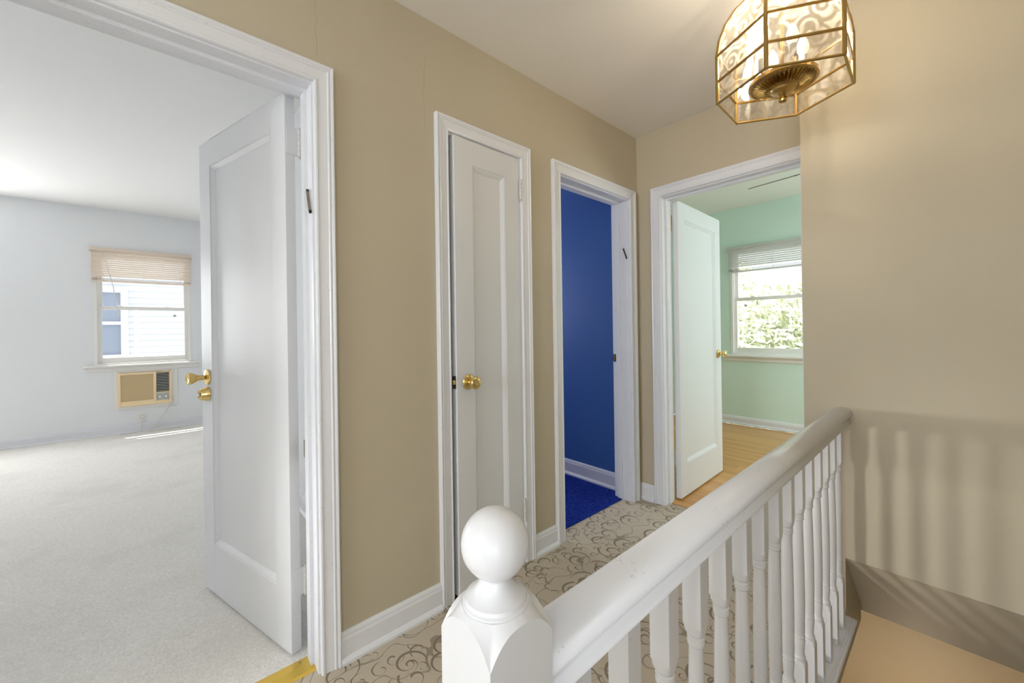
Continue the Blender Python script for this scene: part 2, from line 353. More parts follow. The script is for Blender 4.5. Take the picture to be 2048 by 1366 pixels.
# bedroom
m = MB(); m.box(XL, XR, 1.50, YF, -0.12, 0.004); struct(m.build('floor', M_carpet), 'worn beige pile carpet of the white bedroom', 'floor')
struct(wall_openings(MB(), 'y', 1.4965, YL2, XL-0.12, XR+0.12, 0, ZTL, [(D1[0], D1[1], 0, OT)]).build('wall_bedroom_near', M_lwall), 'white bedroom side of the hallway wall', 'wall')
struct(wall_openings(MB(), 'y', YF, YF+0.2, XL-0.12, XR+0.12, 0, ZTL, [(-2.2, -1.4, 0.8, 2.1), (-0.505, 0.345, 0.80, 2.10)]).build('wall_bedroom_far', M_lwall), 'pale bluish white bedroom wall with the double-hung window', 'wall')
struct(wall_openings(MB(), 'x', XL-0.12, XL, YL2, YF, 0, ZTL, [(3.05, 4.05, 0.25, 1.25)]).build('wall_bedroom_left', M_lwall), 'bedroom wall left of the picture edge', 'wall')
m = MB(); m.box(XR, XR+0.12, YL2, YF, 0, ZTL); struct(m.build('wall_bedroom_right', M_lwall), 'bedroom wall behind the open white door', 'wall')
m = MB(); m.box(XL-0.12, XR+0.12, YL2-0.06, YF+0.2, ZTL, ZTL+0.1); struct(m.build('ceiling', M_lceil), 'bright white bedroom ceiling', 'ceiling')
# closet
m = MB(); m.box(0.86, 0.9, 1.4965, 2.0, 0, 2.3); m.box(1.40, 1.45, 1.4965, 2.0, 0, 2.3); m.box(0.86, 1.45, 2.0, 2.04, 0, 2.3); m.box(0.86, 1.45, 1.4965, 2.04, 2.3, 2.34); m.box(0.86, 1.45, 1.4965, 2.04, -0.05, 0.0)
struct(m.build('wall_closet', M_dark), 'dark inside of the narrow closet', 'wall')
# blue room
m = MB(); m.box(1.45, 2.49, 1.50, 3.6, -0.12, 0.006); struct(m.build('floor', M_bcarpet), 'deep blue pile carpet past the narrow doorway', 'floor')
m = MB(); m.box(2.41, 2.47, 1.4965, 3.6, 0, ZT); struct(m.build('wall_blue_right', M_blue), 'royal blue wall seen through the narrow doorway', 'wall')
m = MB(); m.box(1.45, 1.57, 2.04, 3.6, 0, ZT); m.box(1.45, 1.5, YL2, 2.04, 0, ZT); struct(m.build('wall_blue_left', M_blue), 'blue wall on the hidden side of the blue room', 'wall')
struct(wall_openings(MB(), 'y', 3.6, 3.72, 1.45, 2.49, 0, ZT, [(1.63, 2.13, 1.1, 1.9)]).build('wall_blue_far', M_blue), 'far wall of the blue room with an added small window', 'wall')
struct(wall_openings(MB(), 'y', 1.4965, YL2, 1.45, 2.41, 0, ZT, [(D3[0], D3[1], 0, OT)]).build('wall_blue_near', M_blue), 'blue room side of the hallway wall', 'wall')
m = MB(); m.box(1.45, 2.49, 1.4965, 3.72, ZT, ZT+0.1); struct(m.build('ceiling', M_gceil), 'ceiling of the blue room', 'ceiling')
# green room
struct(wall_openings(MB(), 'x', 2.49, XE2, -1.5, 2.8, 0, ZTG, [(D4[0], D4[1], 0, OT)]).build('wall_green_near', M_green), 'green room side of the end wall', 'wall')
struct(wall_openings(MB(), 'x', XG, XG+0.2, -1.5, 2.8, 0, ZTG, [(0.90, 1.79, 0.80, 2.05)]).build('wall_green_far', M_green), 'mint green wall with a double-hung window', 'wall')
m = MB(); m.box(2.49, XG+0.2, 2.8, 2.92, 0, ZTG); struct(m.build('wall_green_left', M_gceil), 'pale wall behind the open door of the green room', 'wall')
struct(wall_openings(MB(), 'y', -1.62, -1.5, 2.49, XG+0.2, 0, ZTG, [(3.95, 4.85, 0.8, 2.08)]).build('wall_green_right', M_green), 'green wall of the far room out of view', 'wall')
m = MB(); m.box(2.49, XG+0.2, -1.62, 2.92, ZTG, ZTG+0.1); g_ceil = struct(m.build('ceiling', M_gceil), 'white ceiling of the green room', 'ceiling')
m = MB(); m.tube([(4.455, 1.386, ZTG-0.002), (4.399, 0.976, ZTG-0.002), (4.354, 0.648, ZTG-0.002)], 0.0045, 6); m.lathe([(0.011, 0), (0.011, 0.006), (0.0, 0.007)], (4.399, 0.976, ZTG), (0, 0, -1), 10)
m.build('ceiling_wire', M_steel, g_ceil)
# oak strip floor of the green room: separate planks on a subfloor
m = MB(); m.box(2.49, XG, -1.5, 2.8, -0.12, -0.014); gf = struct(m.build('floor', M_dark), 'varnished oak strip floor of the green room', 'floor')
pm = {}
def plank_mesh(L):
    k = round(L, 2)
    if k not in pm:
        q = MB(); q.box(-0.0283, 0.0283, -k/2+0.0006, k/2-0.0006, -0.014, 0.0); me = q.mesh('plank'); me.materials.append(M_wood); pm[k] = me
    return pm[k], k
rx = random.Random(3); x = 2.503+0.0285
while x < XG-0.02:
    y = 2.8-rx.choice((0.2, 0.5, 0.8, 1.1)); first = True; yt = 2.8
    segs = [(y, yt)]; yt = y
    while yt > -1.5:
        L = rx.choice((0.8, 1.0, 1.2, 1.4, 1.6)); y2 = max(-1.5, yt-L); segs.append((y2, yt)); yt = y2
    for y0, y1 in segs:
        if y0 > 2.4 or y1 < 0.1 or y1-y0 < 0.05: continue
        me, k = plank_mesh(y1-y0); place('plank', me, gf, 0, (x, (y0+y1)/2, 0.0))
    x += 0.0575

# ------------------------------------------------------------------ door frames (casing, jamb, stop)
PROF = [(0, 0), (0, 0.011), (0.003, 0.015), (0.008, 0.016), (0.011, 0.012), (0.015, 0.013), (0.040, 0.016), (0.043, 0.0195), (0.047, 0.0195), (0.049, 0.017), (0.052, 0.020), (0.058, 0.022), (0.062, 0.019), (0.063, 0.0)]
TRIM = [2]
def frame(hole, mapf, depth, label, stop0, stop1, strike=None):
    """mapf(a, t, z): a along the wall, t towards the hall from the hall face"""
    a0, a1 = hole; t = empty('trim_%d' % TRIM[0], mapf((a0+a1)/2, 0, 0)); TRIM[0] += 1; struct(t, label, 'door frame')
    base = Vector(t.location); f = lambda a, tt, z: tuple(Vector(mapf(a, tt, z))-base)
    ia0, ia1, zt = a0+0.008, a1-0.008, OT-0.008
    for side in (0, 1):
        m = MB(f); r0 = []; r1 = []
        for w, th in PROF:
            a = ia0-w if side == 0 else ia1+w
            r0.append((a, th, 0.0)); r1.append((a, th, zt+w))
        m.rings([r0, r1]).build('casing_side', M_white, t)
    m = MB(f); m.rings([[(ia0-w, th, zt+w) for w, th in PROF], [(ia1+w, th, zt+w) for w, th in PROF]]).build('casing_head', M_white, t)
    th = 0.014
    for side in (0, 1):
        a = (a0, a0+th) if side == 0 else (a1-th, a1)
        m = MB(f); m.box(a[0], a[1], 0.0, -depth, 0, OT); m.build('jamb', M_white, t)
        s = (a0+th, a0+th+0.011) if side == 0 else (a1-th-0.011, a1-th)
        m = MB(f); m.prism([(s[0], -stop0), (s[1], -stop0), (s[1], -stop1+0.006), ((s[0]+s[1])/2+(0.002 if side == 0 else -0.002), -stop1), (s[0], -stop1)], 'z', 0, OT-th); m.build('door_stop', M_white, t)
    m = MB(f); m.box(a0+th, a1-th, 0, -depth, OT-th, OT); m.build('head_jamb', M_white, t)
    m = MB(f); m.box(a0+th+.011, a1-th-.011, -stop0, -stop1, OT-th-0.011, OT-th); m.build('head_stop', M_white, t)
    return t, f
mapL = lambda a, t, z: (a, YL-t, z)
mapE = lambda a, t, z: (XE-t, a, z)
dL = YL2-YL; dE = XE2-XE
fr1, f1 = frame(D1, mapL, dL, 'white moulded frame of the wide doorway to the white bedroom', 0.048, 0.088)
fr2, f2 = frame(D2, mapL, dL, 'white moulded frame around the narrow closet door', 0.05, 0.09)
fr3, f3 = frame(D3, mapL, dL, 'white moulded frame of the doorway to the blue room', 0.062, 0.098)
fr4, f4 = frame(D4, mapE, dE, 'white moulded frame of the doorway to the green room', 0.045, 0.08)
m = MB(); m.box(2.3145, 2.3165, 1.534, 1.558, 0.915, 0.965); m.box(2.311, 2.3146, 1.551, 1.562, 0.925, 0.955); sp = m.build('strike_plate', M_brass, fr3); sp.location = -Vector(fr3.location)
m = MB(); m.box(2.3142, 2.3146, 1.541, 1.550, 0.928, 0.952); sp2 = m.build('strike_hole', M_black, sp)
m = MB(); m.box(0.3915, 0.3945, 1.528, 1.556, 0.70, 0.76); q = m.build('strike_plate', M_steel, fr1); q.location = -Vector(fr1.location); 
# slanted little cases on two doorposts
def slant_case(name, x, y, z, L, mat, lab):
    e = empty(name, (x, y, z)); tag(e, lab, 'door case'); e.rotation_euler = (-0.34, 0, 0)
    m = MB(); m.lathe([(0.0, -L/2), (0.0048, -L/2+0.001), (0.0048, L/2-0.001), (0, L/2)], (-0.0045, 0, 0), (0, 0, 1), 8); m.build('tube', mat, e)
    for s in (-1, 1):
        m = MB(); m.box(-0.008, 0.0, -0.004, 0.004, s*L/2-0.006, s*L/2+0.006); m.build('end_tab', M_blk, e, 0.001)
slant_case('doorpost_case', 0.3939, 1.447, 1.582, 0.078, M_steel, 'small slanted grey case nailed to the bedroom doorpost')
slant_case('doorpost_case', 2.3159, 1.456, 1.63, 0.062, M_blk, 'small slanted black case nailed to the blue room doorpost')
# gold threshold strip between the two carpets
m = MB(); m.prism([(1.458, 0.0), (1.466, 0.005), (1.50, 0.008), (1.534, 0.006), (1.545, 0.0)], 'x', D1[0]+0.014, D1[1]-0.014)
th = m.build('trim_6', M_gold); struct(th, 'gold metal threshold strip in the bedroom doorway', 'threshold')
for k in range(4):
    m = MB(); m.lathe([(0.004, 0), (0.004, 0.0012), (0, 0.0018)], (D1[1]-0.05-0.16*k, 1.52, 0.0065), (0, 0, 1), 8); m.build('screw', M_abrass, th)
m = MB(); m.box(XE+0.055, XE+0.072, D4[0]+.014, D4[1]-.014, -0.01, 0.004); struct(m.build('trim_7', M_wood), 'thin wooden sill where carpet meets the oak floor', 'threshold')

# ------------------------------------------------------------------ baseboards
def base_prof(h): return [(0, 0), (0.026, 0), (0.026, 0.010), (0.018, 0.020), (0.014, 0.022), (0.014, h-0.026), (0.011, h-0.018), (0.010, h-0.010), (0.004, h), (0, h)]
def baseboard(name, mapf, a0, a1, h, label):
    m = MB(); pr = base_prof(h)
    m.rings([[mapf(a0, t, z) for t, z in pr], [mapf(a1, t, z) for t, z in pr]])
    return struct(m.build(name, M_white), label, 'baseboard')
baseboard('baseboard_left', mapL, 0.465, 0.866, 0.105, 'hallway baseboard between the bedroom and closet doorways')
baseboard('baseboard_left', mapL, 1.41, 1.577, 0.105, 'short hallway baseboard between the closet and blue room doorways')
baseboard('baseboard_left', mapL, -4.4, -0.395, 0.105, 'hallway baseboard before the bedroom doorway')
baseboard('baseboard_end', mapE, 1.328, YL, 0.105, 'stub of baseboard in the hallway corner beside the green room doorway')
baseboard('baseboard_right', lambda a, t, z: (XB-t, a, z), 0.346, YB, 0.105, 'short baseboard behind the last balusters')
baseboard('baseboard_blue', lambda a, t, z: (2.41-t, a, z+0.006), YL2, 3.6, 0.115, 'white baseboard along the royal blue wall')
baseboard('baseboard_bedroom', lambda a, t, z: (a, YF-t, z), XL, XR, 0.10, 'chipped white baseboard under the bedroom window')
baseboard('baseboard_bedroom', lambda a, t, z: (XR-t, a, z), YL2, YF, 0.10, 'bedroom baseboard behind the open door')
baseboard('baseboard_green', lambda a, t, z: (XG-t, a, z), -1.5, 2.8, 0.092, 'white baseboard along the mint green wall')
baseboard('baseboard_green', lambda a, t, z: (a, 2.8-t, z), XE2, XG, 0.092, 'baseboard behind the open door of the green room')

# ------------------------------------------------------------------ doors
def door(name, H, dvec, side, width, z0, z1, th, label, stile=0.105, toprail=0.112, botrail=0.215):
    """local x runs from hinge to free edge, thickness runs to side*local y; the far face (y=side*th) and the pin face both carry the recessed panel"""
    d = Vector((dvec[0], dvec[1], 0)).normalized()
    e = empty(name, (H[0], H[1], 0), math.atan2(d.y, d.x)); struct(e, label, 'door')
    sy = side
    s0, s1, p0, p1 = stile, width-stile, z0+botrail, z1-toprail
    m = MB()
    m.box(0.003, s0, 0, sy*th, z0, z1); m.box(s1, width, 0, sy*th, z0, z1); m.box(s0, s1, 0, sy*th, z0, p0); m.box(s0, s1, 0, sy*th, p1, z1)
    me = m.mesh('slab')
    bm = bmesh.new(); bm.from_mesh(me); bmesh.ops.remove_doubles(bm, verts=bm.verts, dist=1e-5)
    # drop the inner faces between stiles and rails
    bad = [f for f in bm.faces if len({e2 for e2 in f.edges}) and any(g is not f and set(g.verts) == set(f.verts) for g in f.verts[0].link_faces)]
    bmesh.ops.delete(bm, geom=bad, context='FACES_ONLY'); bm.to_mesh(me); bm.free()
    me.materials.append(M_door); place('slab', me, e, 0.0015)
    m = MB()
    def rect(ins, y): return [(s0+ins, y, p0+ins), (s1-ins, y, p0+ins), (s1-ins, y, p1-ins), (s0+ins, y, p1-ins)]
    steps = [(0.0, 0.0008), (0.001, 0.0032), (0.005, 0.0036), (0.019, 0.0140), (0.0195, 0.0155)]
    rs = [rect(i, sy*dep) for i, dep in steps]
    rs2 = [rect(i, sy*(th-dep)) for i, dep in reversed(steps)]
    m.rings(rs, False, False); m.add(rs[-1], [(0, 1, 2, 3)]); m.rings(rs2, False, False); m.add(rs2[0], [(0, 1, 2, 3)]); m.build('panel', M_door, e)
    return e
def hinge(e, x, y, z0, z1, mat=None, plate=None, side=1):
    """butt hinge: five knuckles with ball tips and a leaf plate"""
    mat = mat or M_hinge
    m = MB(); n = 5; L = (z1-z0-0.016)/n; pr = [(0, 0.0), (0.0045, 0.002), (0.0055, 0.005), (0.003, 0.008)]
    for k in range(n):
        h = 0.008+k*L; pr += [(0.0045, h), (0.0066, h+0.0012), (0.0066, h+L-0.0012), (0.0045, h+L)]
    H = z1-z0
    pr += [(0.003, H-0.008), (0.0055, H-0.005), (0.0045, H-0.002), (0, H)]
    m.lathe(pr, (x, y, z0), (0, 0, 1), 12); o = m.build('hinge', mat, e)
    if plate:
        m = MB(); m.box(*plate, z0+0.008, z1-0.008); m.build('hinge_plate', M_door, o)
    return o
KNOB = [(0.0, 0.0), (0.033, 0.0), (0.034, 0.003), (0.030, 0.008), (0.018, 0.012), (0.013, 0.016), (0.0115, 0.026), (0.014, 0.032), (0.024, 0.038), (0.0275, 0.046), (0.0265, 0.054), (0.020, 0.060), (0.010, 0.0625), (0.0, 0.063)]
TULIP = [(0.0, 0.0), (0.033, 0.0), (0.034, 0.003), (0.031, 0.007), (0.016, 0.011), (0.012, 0.016), (0.0115, 0.030), (0.013, 0.038), (0.018, 0.046), (0.0245, 0.058), (0.026, 0.068), (0.0245, 0.074), (0.019, 0.074), (0.015, 0.071), (0.0, 0.070)]
def knob(e, x, z, y, d, prof, name='knob'):
    i = 4
    r = MB().lathe(prof[:5]+[(0.0, prof[4][1]+0.001)], (x, y, z), (0, d, 0), 24).build(name+'_rosette', M_brass, e)
    k = MB().lathe([(0.0, prof[3][1])]+prof[5:], (x, y, z), (0, d, 0), 24).build(name, M_brass, r)
    return r
# bedroom door
door1 = door('door_1', (0.3810, 1.571), (-0.262, 0.965), 1, 0.726, 0.014, 1.984, 0.035, 'open white one-panel bedroom door with brass knob and deadbolt')
knob(door1, 0.726-0.062, 0.952, 0.035, 1, TULIP); knob(door1, 0.726-0.062, 0.952, 0.0, -1, KNOB)
b = MB().lathe([(0.0, 0.0), (0.031, 0.0), (0.032, 0.003), (0.030, 0.008), (0.0225, 0.030), (0.021, 0.032), (0.0165, 0.032), (0.0155, 0.030), (0.0, 0.030)], (0.726-0.060, 0.035, 0.878), (0, 1, 0), 24).build('deadbolt', M_brass, door1)
MB().lathe([(0.0, 0.0), (0.0095, 0.0), (0.0095, 0.0035), (0.0, 0.004)], (0.726-0.060, 0.0645, 0.878), (0, 1, 0), 16).build('keyhole_cylinder', M_steel, b)
for z0, z1 in ((1.765, 1.878), (0.20, 0.312)):
    hinge(door1, -0.0036, -0.0135, z0, z1, M_hinge, (0.0005, 0.0028, -0.0125, 0.030))
# closet door, a finger ajar
ca = math.radians(2.3)
door2 = door('door_2', (1.341, YL-0.004), (-math.cos(ca), -math.sin(ca)), -1, 0.392, 0.012, 1.972, 0.034, 'narrow white closet door standing slightly ajar with round brass knob', 0.098, 0.108, 0.2)
door2.location.z = 0
knob(door2, 0.392-0.062, 0.918, 0.0, 1, KNOB)
m = MB(); m.box(0.392, 0.3935, -0.005, -0.029, 0.893, 0.948); l = m.build('latch_plate', M_steel, door2)
MB().box(0.393, 0.402, -0.010, -0.022, 0.912, 0.930).build('latch_bolt', M_brass, l)
for z0, z1 in ((1.768, 1.878), (0.20, 0.318)):
    hinge(door2, 0.001, 0.010, z0, z1, M_hinge, (0.0, 0.0015, 0.006, 0.0))
# green room door
door3 = door('door_3', (2.566, 1.256), (0.757, 0.022), -1, 0.752, 0.012, 1.975, 0.035, 'open white one-panel door into the green room')
knob(door3, 0.752-0.062, 0.932, -0.035, -1, KNOB); knob(door3, 0.752-0.062, 0.932, 0.0, 1, KNOB)
for z0, z1 in ((1.778, 1.888), (0.22, 0.33)):
    hinge(door3, -0.004, 0.008, z0, z1, M_abrass if z0 > 1 else M_hinge, (0.0005, 0.0028, 0.0, -0.030))

# ------------------------------------------------------------------ balustrade
bal = empty('balustrade', (0.26, 0.32, 0)); tag(bal, 'white painted balustrade with ball-topped newel, handrail and fifteen turned balusters', 'balustrade')
B0 = Vector(bal.location); fB = lambda a, b, c: (a-B0.x, b-B0.y, c-B0.z)
# newel: square post whose top is turned, so every face ends in an arch
NX, NY, hs = 0.2595, 0.3205, 0.0405
def newel():
    m = MB(fB); n = 24
    zc = 0.836
    def ztop(u, v):
        r = math.hypot(u, v); return zc+0.024*(1-min(1, max(0, (r-hs)/(hs*0.4142)))**1.5)
    edge = []
    for k in range(4):
        for i in range(n):
            s = -1+2*i/n; c = [(s, -1), (1, s), (-s, 1), (-1, -s)][k]; edge.append((c[0]*hs, c[1]*hs))
    bot = [(NX+u, NY+v, -0.2) for u, v in edge]; top = [(NX+u, NY+v, ztop(u, v)) for u, v in edge]
    m.rings([bot, top], False, False)
    rings = [top]
    for f, dz in ((0.93, 0.0035), (0.86, 0.005)):
        rings.append([(NX+u*f*(1 if math.hypot(u, v) < hs*1.02 else (hs/math.hypot(u, v))**(0.9*(1-f)/0.14)), NY+v*f*(1 if math.hypot(u, v) < hs*1.02 else (hs/math.hypot(u, v))**(0.9*(1-f)/0.14)), zc+0.024+dz if math.hypot(u, v) < hs*1.02 else ztop(u, v)+(zc+0.024+dz-ztop(u, v))*min(1, (1-f)/0.14)) for u, v in edge])
    m.rings(rings, True, False)
    m.add(rings[-1], [tuple(range(len(edge)))])
    return m.build('newel_post', M_white, bal)
nw = newel()
z = 0.858
fin = [(0.0360, z-0.004), (0.0368, z+0.001), (0.0362, z+0.004), (0.0345, z+0.0052), (0.0342, z+0.0085), (0.0322, z+0.0100), (0.0312, z+0.0135), (0.0285, z+0.0150), (0.0235, z+0.0185), (0.0190, z+0.0235), (0.0163, z+0.0285), (0.0155, z+0.0320), (0.0163, z+0.0338)]
bc, br = 0.9235, 0.0352
a0 = math.asin(0.0158/br)
for k in range(0, 25):
    a = a0+(math.pi-a0)*k/24; fin.append((br*math.sin(a), bc-br*math.cos(a)))
m = MB(fB); m.lathe(fin, (NX, NY, 0), (0, 0, 1), 48); m.build('ball_finial', M_white, nw)
# handrail
RY = 0.314
rp = [(-0.020, 0.7455), (-0.0245, 0.7465), (-0.0285, 0.752), (-0.0275, 0.758), (-0.022, 0.765), (-0.0205, 0.770), (-0.023, 0.775), (-0.029, 0.780), (-0.0325, 0.787), (-0.032, 0.795), (-0.027, 0.8025), (-0.018, 0.808), (-0.008, 0.8105)]
rp = rp+[(-a, b) for a, b in reversed(rp)]
m = MB(fB); m.rings([[(NX+hs-0.004, RY+a, b) for a, b in rp], [(XB, RY+a, b) for a, b in rp]], True); hr = m.build('handrail', M_white, bal)
for p in hr.data.polygons: p.use_smooth = len(p.vertices) == 4
for e_ in hr.data.edges: e_.use_edge_sharp = False
# balusters
BY = 0.3195; bh = 0.0165
def baluster_mesh():
    m = MB(); zb, zt = -0.026, 0.7465
    m.box(-bh, bh, -bh, bh, zb, 0.150); m.box(-bh, bh, -bh, bh, 0.612, zt)
    def chamf(z0, z1):   # square shoulder turning to round
        seg = 32; q = []
        for k in range(seg):
            a = 2*math.pi*(k+0.5)/seg; c, s = math.cos(a), math.sin(a); mx = max(abs(c), abs(s)); q.append((c/mx*bh, s/mx*bh, c*0.0155, s*0.0155))
        m.rings([[(x, y, z0) for x, y, _, _ in q], [(x*0.72+x2*0.28, y*0.72+y2*0.28, z0+(z1-z0)*0.6) for x, y, x2, y2 in q], [(x2, y2, z1) for _, _, x2, y2 in q]], True)
    chamf(0.150, 0.164); chamf(0.612, 0.594)
    pr = [(0.0155, 0.164), (0.0135, 0.167), (0.0158, 0.171), (0.0135, 0.176), (0.0118, 0.182), (0.0125, 0.20), (0.0145, 0.222), (0.0125, 0.228), (0.0150, 0.232), (0.0128, 0.237), (0.0138, 0.245), (0.0150, 0.33), (0.0148, 0.42), (0.0135, 0.52), (0.0122, 0.572), (0.0150, 0.575), (0.0150, 0.580), (0.0128, 0.582), (0.0150, 0.584), (0.0150, 0.5885), (0.0130, 0.5905), (0.0155, 0.594)]
    m.lathe(pr, (0, 0, 0), (0, 0, 1), 20)
    me = m.mesh('baluster'); me.materials.append(M_white); return me
bme = baluster_mesh()
for i in range(1, 16):
    xh = 0.508+0.114*(i-2); place('baluster', bme, bal, 0.001, fB(xh-bh, BY, 0))
sh = [(0.276, -0.040), (0.276, -0.032), (0.279, -0.028), (0.283, -0.030), (0.287, -0.0265), (0.292, -0.029), (0.296, -0.0265), (0.345, -0.0265), (0.345, -0.040)]
m = MB(fB); m.prism(sh, 'x', 0.22, XB); m.build('base_shoe', M_white, bal)

# ------------------------------------------------------------------ windows
def window(name, mapf, a0, a1, z0, z1, zmeet, label, locks=True, tag_at=None):
    t = empty(name, mapf((a0+a1)/2, 0, z0)); struct(t, label, 'window'); base = Vector(t.location)
    f = lambda a, tt, z: tuple(Vector(mapf(a, tt, z))-base)
    w = 0.028
    m = MB(f)
    for u0, u1, v0, v1 in ((a0, a0+w, z0, z1), (a1-w, a1, z0, z1), (a0+w, a1-w, z1-w, z1), (a0+w, a1-w, z0, z0+w*0.8)): m.box(u0, u1, 0.004, -0.14, v0, v1)
    m.build('frame', M_vinyl, t, 0.002)
    for s in (0, 1):
        m = MB(f); u = a0+w if s == 0 else a1-w-0.010
        m.box(u, u+0.010, -0.012, -0.024, z0+w*0.8, z1-w); m.build('stop_bead', M_vinyl, t)
    def sash(nm, d0, d1, lo, hi, st, rb, rtp):
        m = MB(f); b0, b1 = a0+w, a1-w
        m.box(b0, b0+st, d0, d1, lo, hi); m.box(b1-st, b1, d0, d1, lo, hi); m.box(b0+st, b1-st, d0, d1, lo, lo+rb); m.box(b0+st, b1-st, d0, d1, hi-rtp, hi)
        s = m.build(nm, M_vinyl, t, 0.002)
        m = MB(f); m.box(b0+st, b1-st, (d0+d1)/2-0.003, (d0+d1)/2+0.003, lo+rb, hi-rtp); m.build('pane', M_pane, s); return s
    lo = sash('sash_lower', -0.026, -0.058, z0+w*0.8, zmeet+0.018, 0.034, 0.058, 0.034)
    hi = sash('sash_upper', -0.064, -0.096, zmeet-0.016, z1-w, 0.036, 0.030, 0.04)
    for fr in (0.24, 0.76):
        a = a0+w+(a1-a0-2*w)*fr
        m = MB(f); m.box(a-0.022, a+0.022, -0.030, -0.056, zmeet+0.018, zmeet+0.023); m.tube([(a-0.03, -0.045, zmeet+0.030), (a-0.005, -0.042, zmeet+0.031), (a+0.014, -0.040, zmeet+0.024)], 0.004, 6); m.build('sash_lock', M_vinyl, lo)
        m = MB(f); m.box(a-0.035, a+0.035, -0.018, -0.026, z0+w*0.8+0.030, z0+w*0.8+0.040); m.build('sash_lift', M_vinyl, lo)
    if tag_at:
        m = MB(f); m.box(tag_at[0]-0.014, tag_at[0]+0.014, -0.036, -0.0385, tag_at[1]-0.012, tag_at[1]+0.012); m.build('sticker', M_tag, lo)
    m = MB(f); m.box(a0-0.085, a1+0.085, 0.055, 0.0, z0-0.024, z0); m.box(a0, a1, 0.0, -0.03, z0-0.024, z0); m.build('sill', M_vinyl, t, 0.006)
    m = MB(f); m.prism([(0, z0-0.024), (0.018, z0-0.026), (0.022, z0-0.036), (0.014, z0-0.045), (0.016, z0-0.075), (0.006, z0-0.086), (0, z0-0.086)], 'x', a0-0.055, a1+0.055) if False else m.rings([[(a, tt, zz) for tt, zz in ((0, z0-0.024), (0.018, z0-0.026), (0.022, z0-0.036), (0.014, z0-0.045), (0.016, z0-0.070), (0.006, z0-0.078), (0, z0-0.078))] for a in (a0-0.07, a1+0.07)])
    m.build('apron', M_vinyl, t)
    return t, f
map1 = lambda a, t, z: (a, YF-t, z)
map2 = lambda a, t, z: (XG-t, -a, z)
w1, fw1 = window('window_1', map1, -0.505, 0.345, 0.80, 2.10, 1.452, 'white double-hung bedroom window facing the neighbouring siding', True, (0.19, 1.37))
w2, fw2 = window('window_2', map2, -1.79, -0.90, 0.81, 2.05, 1.455, 'white double-hung window in the green wall', True, (-1.64, 1.38))
mapB = lambda a, t, z: (XL+t, a, z)  # the windows below are unseen, added to go with the off-view lights
window('added_window_3', mapB, 3.05, 4.05, 0.25, 1.25, 0.75, 'added unseen bedroom window at the shadow-casting spot')
window('added_window_4', map1, -2.2, -1.4, 0.8, 2.1, 1.45, 'added unseen window of the bedroom far wall at the fill light')
window('added_window_5', lambda a, t, z: (-4.4+t, a, z), -0.25, 0.95, 0.8, 2.1, 1.45, 'added unseen landing window at the fill light behind the viewer')
window('added_window_6', lambda a, t, z: (a, -1.5+t, z), 3.95, 4.85, 0.8, 2.08, 1.45, 'added side window of the green room at the fill light, out of view')
window('added_window_7', lambda a, t, z: (a, 3.6-t, z), 1.63, 2.13, 1.1, 1.9, 1.5, 'added small window of the blue room at the fill light, out of view')

# ------------------------------------------------------------------ venetian blinds
def blind(mapf, a0, a1, ztop, zbot, n, mat, label, wand=None, tilt=1.1, stackn=7, pitch=None):
    t = empty('venetian_blind', mapf((a0+a1)/2, 0.03, ztop)); tag(t, label, 'blind'); base = Vector(t.location)
    f = lambda a, tt, z: tuple(Vector(mapf(a, tt, z))-base)
    m = MB(f); m.box(a0, a1, 0.006, 0.044, ztop-0.034, ztop); m.build('headrail', mat, t, 0.002)
    for s in (0, 1):
        a = a0-0.004 if s == 0 else a1+0.004
        m = MB(f); m.box(a-0.006, a+0.006, 0.0, 0.048, ztop-0.04, ztop+0.004); m.build('bracket', mat, t, 0.001)
    zz = ztop-0.048; free = n-stackn
    zs = [zz-i*(zz-(zbot+0.018+stackn*0.0055))/max(1, free) for i in range(free)]+[zbot+0.018+0.0055*(stackn-1-j) for j in range(stackn)]
    for i, z in enumerate(zs):
        flat = i >= free; ang = 0.12 if flat else tilt
        m = MB(f); r = []
        for k in range(5):
            u = (k-2)/2*0.0125; c = 0.002*(1-(k-2)**2/4); r.append((0.025+u*math.cos(ang)-c*math.sin(ang), z-u*math.sin(ang)+c*math.cos(ang)))
        r2 = [(tt+0.0004, zz2-0.0009) for tt, zz2 in reversed(r)]
        m.rings([[(a0+0.006, tt, q) for tt, q in r+r2], [(a1-0.006, tt, q) for tt, q in r+r2]]); m.build('slat', mat, t)
    m = MB(f); m.box(a0+0.006, a1-0.006, 0.012, 0.038, zbot, zbot+0.016); m.build('bottom_rail', mat, t, 0.003)
    for fr in (0.12, 0.5, 0.88):
        for tt in (0.0115, 0.0385):
            a = a0+(a1-a0)*fr; m = MB(f); m.tube([(a, tt, zbot), (a, tt, ztop-0.03)], 0.0011, 5); m.build('ladder_cord', mat, t)
    if wand:
        m = MB(f); m.tube(wand, 0.0042, 8); m.build('tilt_wand', M_cord, t)
    return t, f
blind(map1, -0.525, 0.350, 2.128, 1.745, 17, M_blindc, 'cream venetian blind raised over the bedroom window', [(-0.425, 0.05, 2.085), (-0.41, 0.055, 2.02), (-0.345, 0.06, 1.70), (-0.30, 0.06, 1.36)], 1.0, 5)
blind(map2, -1.80, -0.885, 2.068, 1.765, 15, M_blindg, 'white venetian blind raised over the green room window', None, 0.98, 6)

